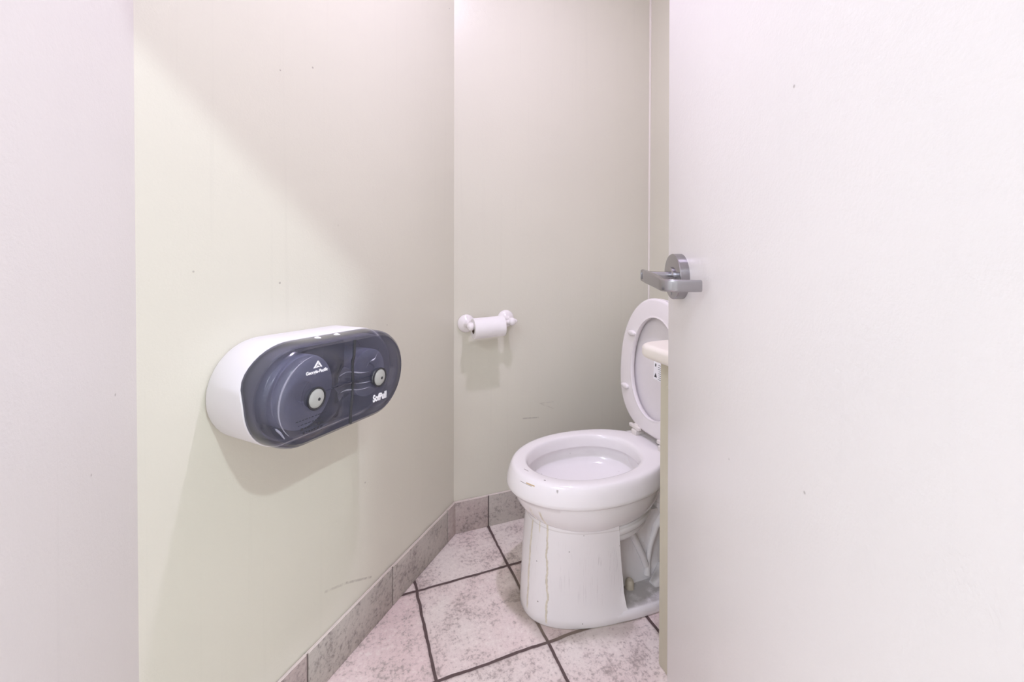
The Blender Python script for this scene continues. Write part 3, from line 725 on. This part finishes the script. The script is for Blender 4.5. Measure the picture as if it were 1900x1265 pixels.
for j in range(17):
    row = []
    for i in range(49):
        u, v = i / 48, j / 16
        x = -0.006 + 0.062 * u; hw = 0.030 - 0.012 * u
        y = -0.012 + 0.012 * u + hw * (2 * v - 1) + 0.010 * math.sin(u * 4.2)
        row.append(Vector((x, y, 0.140 + 0.006 * math.sin(v * 9 + u * 3.0) + 0.003 * math.sin(v * 21 + u * 5))))
    rows.append(row)
back_rows = [[p - Vector((0, 0, 0.0012)) for p in r] for r in rows]
loop = rows + back_rows[::-1]
sheet.loft(loop + [loop[0]], cap0=False, cap1=False, closed=False)
sheet.build('paper_tail', M_tissue, rr2, sharp=80)
# knobs
for x, nm in ((-0.086, 'left'), (0.102, 'right')):
    zb = FACE + face_h(x, -0.008); KY = -0.008
    kb = MB().lathe([(0.0190, zb - 0.012), (0.0190, zb + 0.0005), (0.0186, zb + 0.002), (0.0170, zb + 0.0032), (0.011, zb + 0.0043), (0.004, zb + 0.0048), (0.0005, zb + 0.0049)], Matrix.Translation((x, KY, 0)), 48).build('lock_knob', M_knob, disp)
    MB().lathe([(0.0195, zb + 0.000), (0.0225, zb + 0.000), (0.0228, zb + 0.002), (0.0222, zb + 0.0035), (0.0200, zb + 0.0035), (0.0195, zb + 0.002)], Matrix.Translation((x, KY, 0)), 48).build('knob_ring', M_dark, kb)
    MB().lathe([(0.0032, zb + 0.003), (0.0032, zb + 0.0051), (0.0005, zb + 0.0051)], Matrix.Translation((x + 0.004, KY - 0.002, 0)), 20).build('keyhole', M_dark, kb)
# clips on top, their white spiked shape painting in the glints
for x in (-0.045, 0.008):
    MB().lathe([(0.010, -0.0005), (0.006, 0.0008), (0.0025, 0.0022), (0.0005, 0.003)], Matrix.Translation((x, RR - 0.0008, 0.118)) @ Matrix.Rotation(-PI / 2, 4, 'X') @ Matrix.Diagonal((1, 1.3, 1, 1)), 4).build('clip_glint', M_print, cov, smooth=False)
# pale strips painting a highlight arc and reflection streaks on the cover; a pull tab
def on_face(x, y, o=0.0): return Vector((x, y, FACE + face_h(x, y) + o))
streaks = MB()
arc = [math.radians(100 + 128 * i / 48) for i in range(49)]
streaks.tube([on_face(-0.086 + 0.0815 * math.cos(a), -0.004 + 0.0815 * math.sin(a)) for a in arc], [0.0004 + 0.0017 * math.sin(PI * i / 48) for i in range(49)], 10)
for y0, y1, y2, x0, x1 in ((0.012, 0.030, 0.006, -0.028, 0.082), (-0.012, 0.004, -0.016, -0.028, 0.088), (-0.026, -0.010, -0.028, -0.028, 0.080), (0.022, 0.034, 0.060, 0.062, 0.098)):
    pp = []
    for i in range(33):
        t = i / 32; x = x0 + (x1 - x0) * t; y = (1 - t) ** 2 * y0 + 2 * t * (1 - t) * y1 + t * t * y2 + 0.004 * math.sin(t * 7)
        pp.append(on_face(x, y, -0.0003))
    streaks.tube(pp, [0.0002 + 0.0020 * math.sin(PI * i / 32) ** 1.5 * (0.6 + 0.4 * math.sin(i * 0.35 + y0 * 90)) for i in range(33)], 8)
streaks.build('highlight_streak', M_streak_tab, cov)
tab = MB().tube([on_face(-0.171, -0.040, -0.003), on_face(-0.160, -0.052, 0.001), on_face(-0.150, -0.066, 0.001)], [0.0022, 0.0022, 0.0012], 8)
tab.build('pull_tab', M_streak_tab, cov)
# printing
def text(body, name, x, y, size, z, bold=0.0, shear=0.0, sx=1.0, parent=None, mat=None, ang=0.0, sp_=1.0):
    cu = bpy.data.curves.new(name, 'FONT'); cu.body = body; cu.size = size; cu.align_x = 'CENTER'; cu.align_y = 'CENTER'; cu.offset = bold; cu.shear = shear; cu.extrude = 0.0003; cu.space_character = sp_
    tmp = bpy.data.objects.new(name + '_tmp', cu); C.objects.link(tmp)
    bpy.context.view_layer.update()
    me = bpy.data.meshes.new_from_object(tmp.evaluated_get(bpy.context.evaluated_depsgraph_get()))
    bpy.data.objects.remove(tmp)
    o = link(name, me, mat, parent, smooth=False)
    o.matrix_local = Matrix.Translation((x, y, z)) @ Matrix.Rotation(ang, 4, 'Z') @ Matrix.Diagonal((sx, 1, 1, 1))
    return o
zL = FACE + face_h(-0.086, 0.055) + 0.0006
text('Georgia-Pacific', 'brand_lettering', -0.090, 0.046, 0.0088, zL, 0.0003, parent=cov, mat=M_print)
def prism(poly, z0, z1, mb_):
    n = len(poly)
    mb_.add([(x, y, z0) for x, y in poly] + [(x, y, z1) for x, y in poly], [tuple(reversed(range(n))), tuple(range(n, 2 * n))] + [(i, (i + 1) % n, n + (i + 1) % n, n + i) for i in range(n)])
lg = MB(); cx, cy, e = -0.089, 0.0545, 0.0008
prism([(cx - 0.011, cy - e), (cx - 0.001, cy + 0.0125), (cx + 0.001, cy + 0.0125), (cx + 0.0015, cy + 0.010), (cx - 0.006, cy - e)], zL, zL + 0.0006, lg)
prism([(cx + 0.002, cy + 0.0110), (cx + 0.011, cy - e), (cx + 0.007, cy - e), (cx + 0.0035, cy + 0.004), (cx + 0.0005, cy + 0.0045)], zL, zL + 0.0006, lg)
prism([(cx - 0.0045, cy - e), (cx - 0.0005, cy + 0.0035), (cx + 0.002, cy + 0.002), (cx + 0.0055, cy - e), (cx + 0.0015, cy - e), (cx + 0.0005, cy + 0.0005), (cx - 0.001, cy - e)], zL, zL + 0.0006, lg)
lg.build('brand_mark', M_print, cov, smooth=False)
zR = FACE + face_h(0.100, -0.055) + 0.0006
text('SofPull', 'product_lettering', 0.106, -0.055, 0.0215, zR, 0.0010, parent=cov, mat=M_print, sx=0.76, sp_=1.06)
# faint instruction marks low on the left round
ins = MB()
for r_ in range(4):
    x = -0.135 + 0.006 * r_; yy = -0.040 - 0.0085 * r_
    while x < -0.066 - 0.002 * r_:
        wd = random.uniform(0.002, 0.007); hh_ = 0.0006 if r_ < 2 else random.uniform(0.0008, 0.0022)
        zz = FACE + face_h(x, yy) + 0.0004
        ins.box((x, yy - hh_, zz), (x + wd, yy + hh_, zz + 0.0004)); x += wd + random.uniform(0.0015, 0.004)
ins.build('instruction_marks', M_dark, cov, smooth=False)

# ================================================================== PAPER ROLL HOLDER ON THE BACK WALL
hold = thing('toilet_roll_holder', 'small white roll holder on two round mounts on the back wall', 'roll holder', (0.519, Y_BACK, 0.797), (0, math.radians(-3.0), 0))
sp = 0.0795
for sg in (-1, 1):
    M = z_to((0, -1, 0), (sg * sp, 0, 0))
    MB().lathe([(0.0320, 0.0006), (0.0335, 0.002), (0.0340, 0.005), (0.0325, 0.009), (0.0260, 0.014), (0.0180, 0.018), (0.0130, 0.024), (0.0115, 0.034), (0.0110, 0.050), (0.0125, 0.058), (0.0150, 0.066), (0.0155, 0.073), (0.0135, 0.081), (0.008, 0.086), (0.001, 0.0875)], M, 40).build('mount', M_holder, hold)
    if sg > 0: MB().lathe([(0.0100, 0.0), (0.0095, 0.006), (0.0065, 0.010), (0.0055, 0.012), (0.003, 0.014), (0.0005, 0.0145)], z_to((sg, 0, 0), (sg * (sp + 0.009), -0.070, 0)), 24).build('finial', M_holder, hold)
MB().tube([(-sp, -0.072, 0), (sp, -0.072, 0)], 0.0085, 20).build('spindle', M_holder, hold)
roll = thing('toilet_paper_roll', 'nearly used white paper roll on the back wall holder', 'toilet paper', (0.506, Y_BACK - 0.072, 0.786), (0, math.radians(-2.0), 0))
mr = z_to((1, 0, 0), (0, 0, 0))
RL, RO, RI = 0.059, 0.0375, 0.0195
MB().lathe([(RI, -RL), (RO - 0.001, -RL), (RO, -RL + 0.001), (RO, RL - 0.001), (RO - 0.001, RL), (RI, RL), (RI, -RL)], mr, 64, cap0=False, cap1=False).build('paper', M_tissue, roll, sharp=40)
MB().lathe([(RI - 0.0012, -RL + 0.0005), (RI - 0.0001, -RL + 0.0005), (RI - 0.0001, RL - 0.0005), (RI - 0.0012, RL - 0.0005), (RI - 0.0012, -RL + 0.0005)], mr, 48, cap0=False, cap1=False).build('core', M_card, roll, sharp=40)
